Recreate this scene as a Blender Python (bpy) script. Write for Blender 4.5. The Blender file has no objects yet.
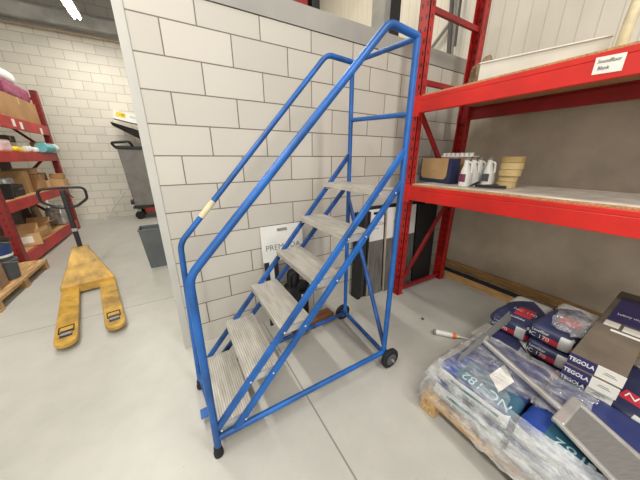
import bpy, bmesh, math, random
from mathutils import Vector, Matrix, Euler, noise
from mathutils.bvhtree import BVHTree
R = math.radians
random.seed(7)
scn = bpy.context.scene
col = scn.collection

# ------------------------------------------------------------------ materials
def lin(c):
    return tuple(((v/255)/12.92 if v/255 <= .04045 else ((v/255+.055)/1.055)**2.4) for v in c) + (1,)

class NT:
    def __init__(s, name):
        s.m = bpy.data.materials.new(name); s.m.use_nodes = True
        s.t = s.m.node_tree; s.b = s.t.nodes['Principled BSDF']; s.out = s.t.nodes['Material Output']
        s.tc = None
    def n(s, typ, **kw):
        x = s.t.nodes.new(typ)
        for k, v in kw.items(): setattr(x, k, v)
        return x
    def l(s, a, b): s.t.links.new(a, b)
    def obj(s):
        if not s.tc: s.tc = s.n('ShaderNodeTexCoord')
        return s.tc.outputs['Object']
    def math(s, op, a, b=None):
        x = s.n('ShaderNodeMath', operation=op)
        for i, v in enumerate((a, b)):
            if v is None: continue
            if isinstance(v, (int, float)): x.inputs[i].default_value = v
            else: s.l(v, x.inputs[i])
        return x.outputs[0]
    def mix(s, fac, a, b, blend='MIX'):
        x = s.n('ShaderNodeMix', data_type='RGBA', blend_type=blend)
        for i, v in ((0, fac), (6, a), (7, b)):
            if isinstance(v, (int, float)): x.inputs[i].default_value = v
            elif isinstance(v, tuple): x.inputs[i].default_value = v
            else: s.l(v, x.inputs[i])
        return x.outputs[2]
    def noise(s, scale, detail=4, vec=None, rough=.55):
        x = s.n('ShaderNodeTexNoise'); x.inputs['Scale'].default_value = scale
        x.inputs['Detail'].default_value = detail; x.inputs['Roughness'].default_value = rough
        s.l(vec if vec is not None else s.obj(), x.inputs['Vector']); return x.outputs['Fac']
    def ramp(s, fac, lo, hi):
        x = s.n('ShaderNodeMapRange'); x.inputs[1].default_value = lo; x.inputs[2].default_value = hi
        s.l(fac, x.inputs[0]); return x.outputs[0]
    def bump(s, h, strength=.3, dist=.01):
        x = s.n('ShaderNodeBump'); x.inputs['Strength'].default_value = strength; x.inputs['Distance'].default_value = dist
        s.l(h, x.inputs['Height']); s.l(x.outputs[0], s.b.inputs['Normal'])
    def scaled(s, v):
        x = s.n('ShaderNodeMapping'); x.inputs['Scale'].default_value = v; s.l(s.obj(), x.inputs['Vector']); return x.outputs[0]
    def mask(s, planes):
        m = None
        for (a, b, c, d) in planes:
            x = s.n('ShaderNodeVectorMath', operation='DOT_PRODUCT'); s.l(s.obj(), x.inputs[0]); x.inputs[1].default_value = (a, b, c)
            g = s.math('GREATER_THAN', x.outputs['Value'], -d)
            m = g if m is None else s.math('MULTIPLY', m, g)
        return m
    def set(s, color=None, rough=None, metal=None):
        if color is not None:
            if isinstance(color, tuple): s.b.inputs['Base Color'].default_value = color
            else: s.l(color, s.b.inputs['Base Color'])
        if rough is not None:
            if isinstance(rough, (int, float)): s.b.inputs['Roughness'].default_value = rough
            else: s.l(rough, s.b.inputs['Roughness'])
        if metal is not None: s.b.inputs['Metallic'].default_value = metal

def M(name, c, rough=.6, metal=0, var=.15, scale=6, bump=0, bscale=40, stretch=None):
    t = NT(name)
    vec = t.scaled(stretch) if stretch else None
    f = t.noise(scale, 5, vec)
    f = t.ramp(f, .3, .7)
    d = tuple(v*(1-var) for v in c); e = tuple(min(255, v*(1+var*.4)) for v in c)
    t.set(t.mix(f, lin(d), lin(e)), rough, metal)
    if bump: t.bump(t.noise(bscale, 3, vec), bump, .004)
    return t.m

def box_planes(x0=None, x1=None, y0=None, y1=None, z0=None, z1=None):
    p = []
    for a, lo, hi in (((1,0,0), x0, x1), ((0,1,0), y0, y1), ((0,0,1), z0, z1)):
        if lo is not None: p.append((*a, -lo))
        if hi is not None: p.append((-a[0], -a[1], -a[2], hi))
    return p

def print_mat(name, base, items, rough=.45, var=.08):
    t = NT(name)
    c = lin(base)
    for planes, colr in items: c = t.mix(t.mask(planes), c, lin(colr))
    f = t.ramp(t.noise(9, 4), .3, .7)
    c = t.mix(t.math('MULTIPLY', f, var*2), c, lin((90, 90, 95)))
    t.set(c, rough); t.bump(t.noise(14, 4), .25, .01)
    return t.m

def emis(name, c, s):
    t = NT(name); t.b.inputs['Emission Color'].default_value = lin(c); t.b.inputs['Emission Strength'].default_value = s
    t.set(lin(c), .5); return t.m

def block_mat(name, c, mortar, bw, bh, px, pz, var=.05, msz=.0045, axis='x', grime=.1):
    t = NT(name)
    sep = t.n('ShaderNodeSeparateXYZ'); t.l(t.obj(), sep.inputs[0])
    cmb = t.n('ShaderNodeCombineXYZ')
    t.l(t.math('ADD', sep.outputs[0 if axis == 'x' else 1], px), cmb.inputs[0]); t.l(t.math('ADD', sep.outputs[2], pz), cmb.inputs[1])
    b = t.n('ShaderNodeTexBrick', offset=.5, offset_frequency=2, squash=1, squash_frequency=2)
    b.inputs['Scale'].default_value = 1; b.inputs['Mortar Size'].default_value = msz; b.inputs['Mortar Smooth'].default_value = .25
    b.inputs['Brick Width'].default_value = bw; b.inputs['Row Height'].default_value = bh; b.inputs['Bias'].default_value = 0
    b.inputs['Color1'].default_value = lin(c); b.inputs['Color2'].default_value = lin(tuple(v*(1-var) for v in c)); b.inputs['Mortar'].default_value = lin(mortar)
    t.l(cmb.outputs[0], b.inputs['Vector'])
    f = t.ramp(t.noise(1.6, 6), .35, .75)
    c2 = t.mix(t.math('MULTIPLY', f, grime), b.outputs['Color'], lin((150, 140, 122)))
    t.set(c2, .55)
    h = t.math('SUBTRACT', t.math('MULTIPLY', t.noise(60, 3), .08), b.outputs['Fac'])
    t.bump(h, .5, .006)
    return t.m

# ------------------------------------------------------------------ mesh builder
def fillet(pts, r, n=6):
    pts = [Vector(p) for p in pts]; out = [pts[0]]
    for i in range(1, len(pts)-1):
        a, b, c = pts[i-1], pts[i], pts[i+1]
        rr = r[i] if isinstance(r, (list, tuple)) else r
        u = (a-b); v = (c-b)
        ang = u.angle(v)
        if rr <= 0 or ang > 3.1: out.append(b); continue
        d = min(rr/math.tan(ang/2), u.length*.48, v.length*.48)
        p0 = b+u.normalized()*d; p1 = b+v.normalized()*d
        for k in range(n+1):
            t = k/n; out.append(p0*(1-t)**2+b*2*t*(1-t)+p1*t*t)
    out.append(pts[-1]); return out

class MB:
    def __init__(s): s.bm = bmesh.new()
    def face(s, vs, mi=0):
        try:
            f = s.bm.faces.new(vs); f.material_index = mi; return f
        except ValueError: return None
    def poly(s, pts, mi=0):
        s.face([s.bm.verts.new(Vector(p)) for p in pts], mi); return s
    def hexa(s, p, mi=0):
        v = [s.bm.verts.new(Vector(q)) for q in p]
        for q in ((3,2,1,0),(4,5,6,7),(0,1,5,4),(1,2,6,5),(2,3,7,6),(3,0,4,7)): s.face([v[i] for i in q], mi)
        return s
    def box(s, x0, x1, y0, y1, z0, z1, mi=0, m=None):
        p = [Vector(q) for q in ((x0,y0,z0),(x1,y0,z0),(x1,y1,z0),(x0,y1,z0),(x0,y0,z1),(x1,y0,z1),(x1,y1,z1),(x0,y1,z1))]
        if m: p = [m @ q for q in p]
        return s.hexa(p, mi)
    def taper(s, a, z0, b, z1, mi=0):   # a,b = (x0,x1,y0,y1) at two heights
        f = lambda q, z: [(q[0],q[2],z),(q[1],q[2],z),(q[1],q[3],z),(q[0],q[3],z)]
        return s.hexa(f(a, z0)+f(b, z1), mi)
    def bar(s, a, b, w, h, up=(0,0,1), mi=0):
        a = Vector(a); b = Vector(b); d = (b-a).normalized(); sd = d.cross(Vector(up))
        if sd.length < 1e-4: sd = d.cross(Vector((1,0,0)))
        sd.normalize(); u = sd.cross(d).normalized()
        q = lambda o: [o-sd*w/2-u*h/2, o+sd*w/2-u*h/2, o+sd*w/2+u*h/2, o-sd*w/2+u*h/2]
        return s.hexa(q(a)+q(b), mi)
    def tube(s, pts, r, seg=12, mi=0, cap=True, closed=False):
        pts = [Vector(p) for p in pts]; n = len(pts); rings = []; ref = None
        for i, p in enumerate(pts):
            if closed: d = (pts[(i+1) % n]-pts[i-1])
            else: d = pts[min(i+1, n-1)]-pts[max(i-1, 0)]
            d.normalize()
            if ref is None:
                ref = Vector((0,0,1)) if abs(d.z) < .9 else Vector((1,0,0))
            x = (ref-d*ref.dot(d)).normalized(); ref = x; y = d.cross(x)
            rr = r[i] if isinstance(r, (list, tuple)) else r
            rings.append([s.bm.verts.new(p+(x*math.cos(2*math.pi*k/seg)+y*math.sin(2*math.pi*k/seg))*rr) for k in range(seg)])
        for i in range(n if closed else n-1):
            A, B = rings[i], rings[(i+1) % n]
            for k in range(seg): s.face([A[k], A[(k+1) % seg], B[(k+1) % seg], B[k]], mi)
        if cap and not closed: s.face(rings[0][::-1], mi); s.face(rings[-1], mi)
        return s
    def lathe(s, prof, c=(0,0,0), seg=24, m=None, mi=0, sx=1, sy=1):
        c = Vector(c); rings = []
        for (r, z) in prof:
            ring = []
            for k in range(seg):
                a = 2*math.pi*k/seg; v = Vector((r*math.cos(a)*sx, r*math.sin(a)*sy, z))
                if m: v = m @ v
                ring.append(s.bm.verts.new(v+c))
            rings.append(ring)
        for A, B in zip(rings, rings[1:]):
            for k in range(seg): s.face([A[k], A[(k+1) % seg], B[(k+1) % seg], B[k]], mi)
        s.face(rings[0][::-1], mi); s.face(rings[-1], mi); return s
    def prism(s, poly, f, a, b, mi=0):   # f(u,v,t)->xyz
        n = len(poly); A = [s.bm.verts.new(Vector(f(u, v, a))) for u, v in poly]; B = [s.bm.verts.new(Vector(f(u, v, b))) for u, v in poly]
        s.face(A[::-1], mi); s.face(B, mi)
        for k in range(n): s.face([A[k], A[(k+1) % n], B[(k+1) % n], B[k]], mi)
        return s
    def build(s, name, mats, parent=None, bev=0, smooth=False, origin=None):
        bmesh.ops.recalc_face_normals(s.bm, faces=s.bm.faces)
        me = bpy.data.meshes.new(name)
        if origin is not None: bmesh.ops.translate(s.bm, verts=s.bm.verts, vec=-Vector(origin))
        s.bm.to_mesh(me); s.bm.free()
        o = bpy.data.objects.new(name, me); col.objects.link(o)
        for m in (mats if isinstance(mats, list) else [mats]): me.materials.append(m)
        if origin is not None: o.location = origin
        if parent: o.parent = parent
        if smooth:
            for p in me.polygons: p.use_smooth = True
            try: me.set_sharp_from_angle(angle=R(40))
            except Exception: pass
        if bev:
            b = o.modifiers.new('bevel', 'BEVEL'); b.width = bev; b.segments = 2; b.limit_method = 'ANGLE'; b.angle_limit = R(35)
        return o

def tag(o, label, cat, group=None, kind=None):
    if label: o['label'] = label
    if cat: o['category'] = cat
    if group: o['group'] = group
    if kind: o['kind'] = kind
    return o
def thing(name, label, cat, loc=(0,0,0), rz=0, group=None):
    o = bpy.data.objects.new(name, None); col.objects.link(o); o.empty_display_size = .05
    o.location = loc; o.rotation_euler = (0, 0, rz); return tag(o, label, cat, group)
def struct(o): o['kind'] = 'structure'; return o
def dup(root, loc, rz=None, label=None):
    r = root.copy(); col.objects.link(r); r.location = loc
    if rz is not None: r.rotation_euler = (0, 0, rz)
    if label: r['label'] = label
    for ch in list(root.children):
        c = ch.copy(); col.objects.link(c); c.parent = r
        for g in list(ch.children):
            d = g.copy(); col.objects.link(d); d.parent = c
    return r

def text(body, size, mtx, mat, parent, name='lettering', ext=.0006, onto=None, xs=1.0, bold=0):
    cu = bpy.data.curves.new('t', 'FONT'); cu.body = body; cu.size = size; cu.align_x = 'CENTER'; cu.align_y = 'CENTER'; cu.extrude = ext; cu.offset = bold
    cu.resolution_u = 3
    t = bpy.data.objects.new('t', cu); col.objects.link(t)
    dg = bpy.context.evaluated_depsgraph_get()
    me = bpy.data.meshes.new_from_object(t.evaluated_get(dg)); bpy.data.objects.remove(t); bpy.data.curves.remove(cu)
    me.transform(Matrix.Diagonal((xs, 1, 1, 1))); me.transform(mtx)
    if onto is not None:
        nrm = (mtx.to_3x3() @ Vector((0,0,1))).normalized()
        for v in me.vertices:
            h = onto.ray_cast(v.co+nrm*.12, -nrm, .4)
            if h[0] is not None: v.co = h[0]+nrm*.0025
    o = bpy.data.objects.new(name, me); col.objects.link(o); me.materials.append(mat); o.parent = parent
    return o
def frame(o, xd, yd):   # matrix with text x direction and up direction at o
    x = Vector(xd).normalized(); y = Vector(yd); y = (y-x*y.dot(x)).normalized(); z = x.cross(y)
    m = Matrix((x, y, z)).transposed().to_4x4(); m.translation = Vector(o); return m

# ------------------------------------------------------------------ palette
BLUE = M('blue paint', (24, 92, 168), .42, 0, .25, 5)
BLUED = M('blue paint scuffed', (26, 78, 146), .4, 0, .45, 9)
def tread_mat():
    t = NT('ribbed aluminium tread')
    sep = t.n('ShaderNodeSeparateXYZ'); t.l(t.obj(), sep.inputs[0])
    w = t.math('SINE', t.math('MULTIPLY', sep.outputs[0], 2*math.pi/.0135))
    f = t.ramp(t.noise(5, 5, t.scaled((6, 1.2, 6))), .35, .7)
    c = t.mix(f, lin((196, 192, 184)), lin((166, 160, 150)))
    c = t.mix(t.math('MULTIPLY', t.math('GREATER_THAN', w, .45), .4), c, lin((110, 108, 104)))
    t.set(c, .5, .25); t.bump(w, .5, .002); return t.m
TREAD = tread_mat()
ALU = M('aluminium', (190, 190, 188), .3, .5, .12, 8)
ALUP = M('brushed grey panel', (128, 129, 128), .5, .3, .1, 30, stretch=(8, .6, 8))
STEELG = M('galvanised grey steel', (150, 150, 146), .45, .2, .12, 4)
def holed(name, c, faces):
    t = NT(name)
    sep = t.n('ShaderNodeSeparateXYZ'); t.l(t.obj(), sep.inputs[0])
    g = t.n('ShaderNodeNewGeometry')
    nn = t.n('ShaderNodeSeparateXYZ'); t.l(g.outputs['Normal'], nn.inputs[0])
    zz = t.math('ABSOLUTE', t.math('SUBTRACT', t.math('FRACT', t.math('DIVIDE', sep.outputs[2], .09)), .5))
    hz = t.math('LESS_THAN', zz, .19)
    yy = t.math('ABSOLUTE', t.math('SUBTRACT', t.math('ABSOLUTE', sep.outputs[1]), .026))
    hx = t.math('MULTIPLY', t.math('LESS_THAN', yy, .009), t.math('GREATER_THAN', t.math('ABSOLUTE', nn.outputs[0]), .7))
    y2 = t.math('ABSOLUTE', sep.outputs[0])
    hy = t.math('MULTIPLY', t.math('LESS_THAN', y2, .007), t.math('GREATER_THAN', t.math('ABSOLUTE', nn.outputs[1]), .7))
    h = t.math('MULTIPLY', hz, t.math('MAXIMUM', hx, hy))
    f = t.ramp(t.noise(6, 4), .3, .7)
    cc = t.mix(f, lin(tuple(v*.8 for v in c)), lin(c))
    cc = t.mix(h, cc, lin((34, 22, 20)))
    t.set(cc, .42); return t.m
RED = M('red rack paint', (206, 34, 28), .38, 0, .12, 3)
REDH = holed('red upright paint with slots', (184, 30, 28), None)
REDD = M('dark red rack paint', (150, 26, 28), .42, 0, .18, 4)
CHIP = M('particle board', (188, 150, 104), .8, 0, .3, 120)
CHIPW = M('dusty white shelf board', (222, 216, 206), .7, 0, .15, 6)
WOOD = M('pale pallet timber', (196, 160, 112), .75, 0, .3, 5, .2, 30, (1, 8, 8))
WOODY = M('pale pallet timber across', (190, 152, 104), .75, 0, .3, 5, .2, 30, (8, 1, 8))
PINE = M('pine plank', (188, 148, 96), .65, 0, .25, 6, .15, 20, (8, .8, 8))
WBROWN = M('brown timber', (120, 78, 46), .7, 0, .35, 6, .2, 20, (1, 8, 8))
CARD = M('cardboard', (170, 130, 88), .8, 0, .12, 3, .05, 60)
CARDD = M('dull brown cardboard', (104, 94, 82), .7, 0, .15, 5, .15, 18)
CARDL = M('light cardboard', (196, 160, 114), .8, 0, .1, 3)
TAPE = M('packing tape', (186, 152, 104), .3, 0, .05, 3)
BLACK = M('black plastic', (22, 22, 24), .45, 0, .3, 6)
BLACKM = M('matt black board', (30, 30, 32), .6, 0, .2, 4)
RUB = M('black rubber', (24, 24, 26), .75, 0, .3, 12)
GREYD = M('dark grey plastic', (78, 82, 88), .5, 0, .12, 5)
GREYP = M('grey bin plastic', (130, 127, 123), .55, 0, .1, 4)
GREYB = M('grey basket plastic', (96, 102, 106), .5, 0, .1, 4)
PLANKG = M('grey vinyl sample', (108, 106, 104), .5, 0, .25, 6, 0, 0, (6, 6, .6))
WHITE = M('white paper', (232, 230, 224), .6, 0, .04, 4)
WPL = M('white plastic', (224, 224, 220), .4, 0, .05, 5)
WOFF = M('off white metal', (206, 202, 192), .5, 0, .06, 4)
CREAM = M('cream tube', (214, 204, 170), .5, 0, .15, 8)
INK = M('grey ink', (96, 94, 92), .6, 0, .05, 3)
INKB = M('black ink', (26, 26, 30), .6, 0, .05, 3)
INKW = M('white print', (236, 236, 236), .5, 0, .03, 3)
INKP = M('pale print', (178, 206, 214), .5, 0, .05, 3)
INKR = M('red print', (196, 40, 52), .5, 0, .05, 3)
YEL = M('yellow lift paint', (188, 148, 64), .45, 0, .3, 7)
YELS = M('bright yellow plastic', (236, 204, 30), .5, 0, .1, 6)
TEAL = M('teal wrap', (112, 186, 194), .5, 0, .1, 6)
PINKM = M('magenta printed film', (150, 50, 96), .4, 0, .5, 14)
PINKL = M('pale pink film', (226, 196, 200), .5, 0, .12, 8)
ORANGE = M('orange band', (226, 120, 30), .5, 0, .1, 6)
NAVY = M('navy carton', (44, 52, 92), .55, 0, .1, 5)
PURP = M('deep purple print', (52, 48, 100), .5, 0, .1, 5)
MAROON = M('maroon label', (120, 50, 84), .5, 0, .3, 30)
BEIGED = M('beige tape roll', (206, 180, 128), .6, 0, .1, 6)
BEIGER = M('brown beige roll rim', (176, 148, 96), .6, 0, .1, 6)
FOIL = M('silver foil bag', (180, 178, 176), .3, .5, .3, 9, .6, 12)
COPPER = M('copper coloured pipe', (176, 158, 136), .5, .1, .1, 4)
PIPE = M('dark grey conduit', (86, 84, 82), .5, .2, .1, 4)
CONC = M('grey concrete beam', (180, 180, 176), .8, 0, .15, 3)

# ------------------------------------------------------------------ the setting
def floor_mat():
    t = NT('sealed concrete floor')
    f = t.ramp(t.noise(.9, 6), .3, .7); g = t.ramp(t.noise(5, 6, None, .65), .35, .75)
    c = t.mix(f, lin((162, 161, 155)), lin((184, 183, 177)))
    c = t.mix(t.math('MULTIPLY', g, .3), c, lin((200, 198, 190)))
    d = t.ramp(t.noise(17, 5, None, .7), .62, .78); c = t.mix(t.math('MULTIPLY', d, .35), c, lin((128, 124, 116)))
    sp = t.ramp(t.noise(60, 2), .73, .78); c = t.mix(t.math('MULTIPLY', sp, .5), c, lin((96, 88, 78)))
    sep = t.n('ShaderNodeSeparateXYZ'); t.l(t.obj(), sep.inputs[0])
    j = t.math('LESS_THAN', t.math('ABSOLUTE', t.math('SUBTRACT', sep.outputs[1], 3.11)), .005)
    k = t.math('LESS_THAN', t.math('ABSOLUTE', t.math('SUBTRACT', sep.outputs[0], .575)), .005)
    jj = t.math('MAXIMUM', j, k); c = t.mix(t.math('MULTIPLY', jj, .75), c, lin((104, 100, 94)))
    t.set(c, t.math('ADD', t.math('MULTIPLY', f, .15), .3))
    t.bump(t.math('SUBTRACT', t.math('MULTIPLY', g, .06), jj), .25, .003)
    return t.m
struct(MB().box(-5, 5.2, -5, 10, -.1, 0).build('floor', floor_mat()))
WALLC = (196, 192, 183)
BLK = block_mat('painted block wall', WALLC, (112, 104, 94), .425, .2, -.0955, .01, .06, .0045)
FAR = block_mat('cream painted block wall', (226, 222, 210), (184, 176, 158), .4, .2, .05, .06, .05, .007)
FARU = block_mat('block wall darkened for shade', (176, 174, 168), (140, 136, 130), .4, .2, .05, .06, .06, .007)  # shade above the strip lights is put into this darker colour
struct(MB().box(-.072, 3.52, 2.09, 2.24, 0, 2.54).build('wall_front', BLK))
struct(MB().box(-.126, -.07, 2.084, 2.26, 0, 2.68).build('trim_1', M('light grey end post', (186, 185, 179), .5, 0, .06, 2), bev=.004))       # steel end post of the block wall
struct(MB().box(-.066, 3.52, 2.082, 2.25, 2.545, 2.69).build('trim_2', M('grey steel fascia', (158, 156, 151), .55, 0, .08, 2)))
struct(MB().box(-.066, 3.52, 2.094, 2.2, 2.535, 2.548).build('trim_3', BLACK))
struct(MB().box(-.1, 3.52, 2.25, 5.6, 2.55, 2.69).build('wall_office_roof', CONC))
struct(MB().box(-.1, .02, 2.26, 5.6, 0, 2.55).build('wall_office_side', WOFF))
def rib_wall():
    t = NT('ribbed white liner panel')
    sep = t.n('ShaderNodeSeparateXYZ'); t.l(t.obj(), sep.inputs[0])
    fr = t.math('FRACT', t.math('DIVIDE', sep.outputs[1], .14))
    rib = t.math('LESS_THAN', t.math('ABSOLUTE', t.math('SUBTRACT', fr, .5)), .035)
    f = t.ramp(t.noise(2, 5, t.scaled((1, 1, .5))), .3, .7)
    c = t.mix(f, lin((206, 203, 194)), lin((222, 219, 210)))
    c = t.mix(t.math('MULTIPLY', rib, .35), c, lin((150, 147, 138)))
    t.set(c, .38); t.bump(rib, .4, .006); return t.m
struct(MB().box(3.52, 3.62, -5, 10, 2.28, 6).build('wall_back', rib_wall()))
struct(MB().box(3.518, 3.62, -5, 2.09, 0, 2.28).build('wall_back_lower', M('beige lower panel', (194, 182, 164), .6, 0, .1, 3, .1, 50)))
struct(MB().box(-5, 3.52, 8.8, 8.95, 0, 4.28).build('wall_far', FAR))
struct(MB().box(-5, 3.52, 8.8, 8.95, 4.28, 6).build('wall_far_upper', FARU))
struct(MB().box(-5, 3.52, 8.55, 8.8, 4.36, 4.6).build('trim_4', CONC))
struct(MB().box(-4.2, -4.1, -5, 10, 0, 6).build('wall_left', FAR))
struct(MB().box(-5, 5.2, -5, 10, 6, 6.1).build('ceiling', M('grey roof deck', (150, 150, 150), .8)))
struct(MB().tube([(-4, 8.73, 4.27), (3.4, 8.73, 4.27)], .03, 10).build('trim_5', COPPER))

# steel column standing on the office roof
c = thing('steel_column', 'grey and black steel column rising above the block wall', 'column', (2.34, 2.5, 2.69))
MB().box(-.13, -.05, -.1, .1, 0, 3.3).build('grey_flange', STEELG, c)
MB().box(-.05, .1, -.1, .1, 0, 3.3).build('black_web', BLACKM, c)
# things far up on the roof edge
tag(MB().box(-.09, .09, -.1, .1, 0, .3).build('red_crate', REDD, bev=.01), 'dark red crate seen at the top edge above the block wall', 'crate').location = (1.17, 2.42, 2.69)
tag(MB().box(-.04, .04, -.1, .1, 0, .35).build('black_case', BLACK, bev=.01), 'narrow black case beside the dark red crate above the block wall', 'case').location = (1.34, 2.42, 2.69)
# conduits on the back wall beyond the block wall
c = thing('wall_conduit', 'dark grey conduit pipes with cable on pale wall behind red upright', 'pipe', (3.47, 2.5, 2.75))
MB().tube([(0, -.04, 0), (0, .06, 1.0)], .028, 10).build('pipe', PIPE, c, smooth=True)
MB().tube([(0, -.1, .2), (0, -.08, 1.0)], .016, 8).build('pipe', PIPE, c, smooth=True)
MB().tube([(0, .5, .1), (0, .02, .5)], .022, 8).build('support_strut', STEELG, c, smooth=True)
MB().tube(fillet([(0, -.1, .2), (0, -.12, .08), (0, .12, .12), (0, .22, .03), (0, .3, .12)], .06), .014, 8).build('cable', WOFF, c, smooth=True)

# ------------------------------------------------------------------ rolling ladder
lad = thing('rolling_ladder', 'blue rolling warehouse ladder with six ribbed grey steps', 'ladder', (.6, 1.39, 0))
O = Vector((.6, 1.39, 0))
def LP(pts): return [Vector(p)-O for p in pts]
YN, YF = 1.085, 1.685
yf = lambda x: 1.615+(YF-1.615)*min(1, max(0, (x+.05)/.3))
near_rail = fillet(LP([(-.012, YN, .05), (.0, YN, 1.095), (1.035, YN, 2.198), (1.243, YN, 2.185), (1.227, YN, .1)]), [0, .13, .09, .015, 0], 8)
far_rail = fillet(LP([(-.05, 1.6, .05), (-.012, YF, 1.07), (1.055, YF, 2.245), (1.275, YF, 2.235), (1.292, YF, .1)]), [0, .13, .1, .015, 0], 8)
MB().tube(near_rail, .0185, 14).build('handrail', BLUE, lad, smooth=True)
fr_ = MB().tube(far_rail, .0175, 14).build('handrail', BLUE, lad, smooth=True)
a0 = Vector((-.012, YF, 1.07)); a1 = Vector((1.055, YF, 2.245)); dd = (a1-a0)
MB().tube(LP([a0+dd*.13, a0+dd*.21]), .0195, 14).build('tape_wrap', CREAM, lad, smooth=True)['label'] = 'cream tape wrapped round the rail'
for (p, q) in (((.0, YN-.0, .19), (1.235, YN, 1.62)), ((.09, YN, .125), (1.235, YN, 1.43))):
    MB().bar(*LP([p, q]), .024, .035, (0, 0, 1)).build('stringer', BLUE, lad, bev=.004)
for (p, q) in (((-.04, YF-.03, .1), (1.275, YF, 1.6)), ((.11, YF, .12), (1.275, YF, 1.37))):
    MB().bar(*LP([p, q]), .024, .032, (0, 0, 1)).build('stringer', BLUED, lad, bev=.004)
sx = [.0, .178, .388, .605, .81, 1.027]; sz = [.2, .437, .674, .91, 1.15, 1.396]
for i, (x, z) in enumerate(zip(sx, sz)):
    m = MB()
    y1 = YF-.014 if i else yf(.1)-.01
    m.box(x, x+.205, YN+.013, y1, z-.006, z)
    m.box(x, x+.012, YN+.013, y1, z-.034, z-.005); m.box(x+.193, x+.205, YN+.013, y1, z-.034, z-.005)
    m.build('step', TREAD, lad, bev=.002, origin=O).location = (0, 0, 0)
    # side brackets carry the tread between the stringers
    for yy in (YN+.016, y1-.016):
        MB().box(x+.012, x+.19, yy-.004, yy+.004, z-.05, z-.008).build('step_bracket', ALU, lad, origin=O).location = (0, 0, 0)
MB().tube(LP([(1.275, YF, 2.232), (1.243, YN, 2.178)]), .015, 12).build('cross_bar', BLUE, lad, smooth=True)
MB().tube(LP([(1.283, YF, 1.855), (1.24, YN, 1.815)]), .015, 12).build('cross_bar', BLUE, lad, smooth=True)
MB().tube(LP([(1.288, YF, 1.24), (1.229, YN, .17)]), .0165, 12).build('diagonal_brace', BLUED, lad, smooth=True)
MB().tube(LP([(-.008, YN, .125), (1.228, YN, .125)]), .018, 12).build('base_rail', BLUE, lad, smooth=True)
MB().tube(LP([(-.045, 1.605, .1), (1.29, YF, .1)]), .018, 12).build('base_rail', BLUED, lad, smooth=True)
MB().tube(LP([(1.228, YN, .115), (1.29, YF, .11)]), .018, 12).build('base_rail', BLUED, lad, smooth=True)
MB().tube(LP([(.0, YN, .14), (-.045, 1.6, .13)]), .014, 12).build('base_rail', BLUED, lad, smooth=True)
for (x, y) in ((-.014, YN), (-.052, 1.6)):
    f = MB().lathe([(.013, 0), (.026, .004), (.026, .03), (.02, .045), (.022, .06), (.019, .07)], Vector((x, y, 0))-O, 16).build('caster_foot', RUB, lad, smooth=True)
for (x, y, s) in ((1.26, 1.045, -1), (1.3, 1.735, 1)):
    rot = Matrix.Rotation(R(90), 4, 'X')
    w = MB().lathe([(.05, -.018), (.074, -.018), (.08, -.012), (.08, .012), (.074, .018), (.05, .018)], Vector((x, y, .08))-O, 28, rot).build('wheel', RUB, lad, smooth=True)
    MB().lathe([(.018, -.024), (.047, -.02), (.047, .02), (.018, .024)], Vector((x, y, .08))-O, 20, rot).build('hub', GREYD, w, smooth=True)
    MB().tube(LP([(x, y-.045*1, .08), (x, y+.045, .08)]), .009, 10).build('axle', STEELG, w, smooth=True)
    MB().bar(*LP([(x, y-s*.03, .08), (x-.025, y-s*.045, .15)]), .012, .035).build('axle_bracket', BLUED, lad)
MB().box(-.075, -.015, 1.3, 1.37, .05, .058).box(-.03, -.015, 1.32, 1.35, .05, .14).build('foot_pedal', BLUE, lad, bev=.003, origin=O).location = (0, 0, 0)
for i, (x, z) in enumerate(zip(sx, sz)):
    for px_ in ((x+.02, z-.02), (x+.15, z-.025)):
        MB().lathe([(.006, -.003), (.007, 0), (.004, .003)], Vector((px_[0], YN-.016, px_[1]))-O, 8, Matrix.Rotation(R(90), 4, 'X')).build('bolt', ALU, lad)

# ------------------------------------------------------------------ pallet racking (right)
rack = thing('pallet_rack', 'bright red pallet rack with two particle board shelves against back wall', 'rack', (2.6, .4, 0))
RO = Vector((2.6, .4, 0))
def upright(xc, yc, h, par, RO, mat, bx=.05, by=.055):
    u = MB()
    t_ = .006
    u.box(-bx, bx, -by, -by+t_, 0, h).box(-bx, bx, by-t_, by, 0, h).box(-bx, -bx+t_, -by, by, 0, h) if xc < RO.x else u.box(-bx, bx, -by, -by+t_, 0, h).box(-bx, bx, by-t_, by, 0, h).box(bx-t_, bx, -by, by, 0, h)
    o = u.build('upright', mat, par); o.location = Vector((xc, yc, 0))-RO
    MB().box(-bx-.015, bx+.015, -by-.012, by+.012, 0, .006).build('foot_plate', REDD, o)
    return o
for yc in (1.825, -1.0):
    upright(2.182, yc, 3.13, rack, RO, REDH, .034); upright(3.0, yc, 3.13, rack, RO, REDH, .04)
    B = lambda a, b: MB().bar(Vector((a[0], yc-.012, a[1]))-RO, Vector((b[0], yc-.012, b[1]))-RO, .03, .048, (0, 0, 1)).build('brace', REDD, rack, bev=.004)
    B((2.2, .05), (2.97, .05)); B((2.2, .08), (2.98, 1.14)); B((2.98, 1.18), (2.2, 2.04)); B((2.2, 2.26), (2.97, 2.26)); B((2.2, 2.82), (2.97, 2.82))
def beam(x, z0, z1, nm='beam', s=1):
    m = MB()
    m.box(x-.022, x+.022, -.95, 1.772, z0, z1-.035)
    m.box(x-.022 if s > 0 else x-.0, x+.0 if s > 0 else x+.022, -.95, 1.772, z1-.035, z1)
    o = m.build('beam', RED if s > 0 else REDD, rack, bev=.004, origin=RO); o.location = (0, 0, 0)
    c = MB().box(x-.026, x+.0, 1.765, 1.885, z0-.03, z1+.01).build('beam_connector', RED if s > 0 else REDD, o, bev=.003, origin=RO); c.location = (0, 0, 0)
    return o
b_low = beam(2.165, 1.155, 1.302); b_up = beam(2.165, 1.985, 2.125)
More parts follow.
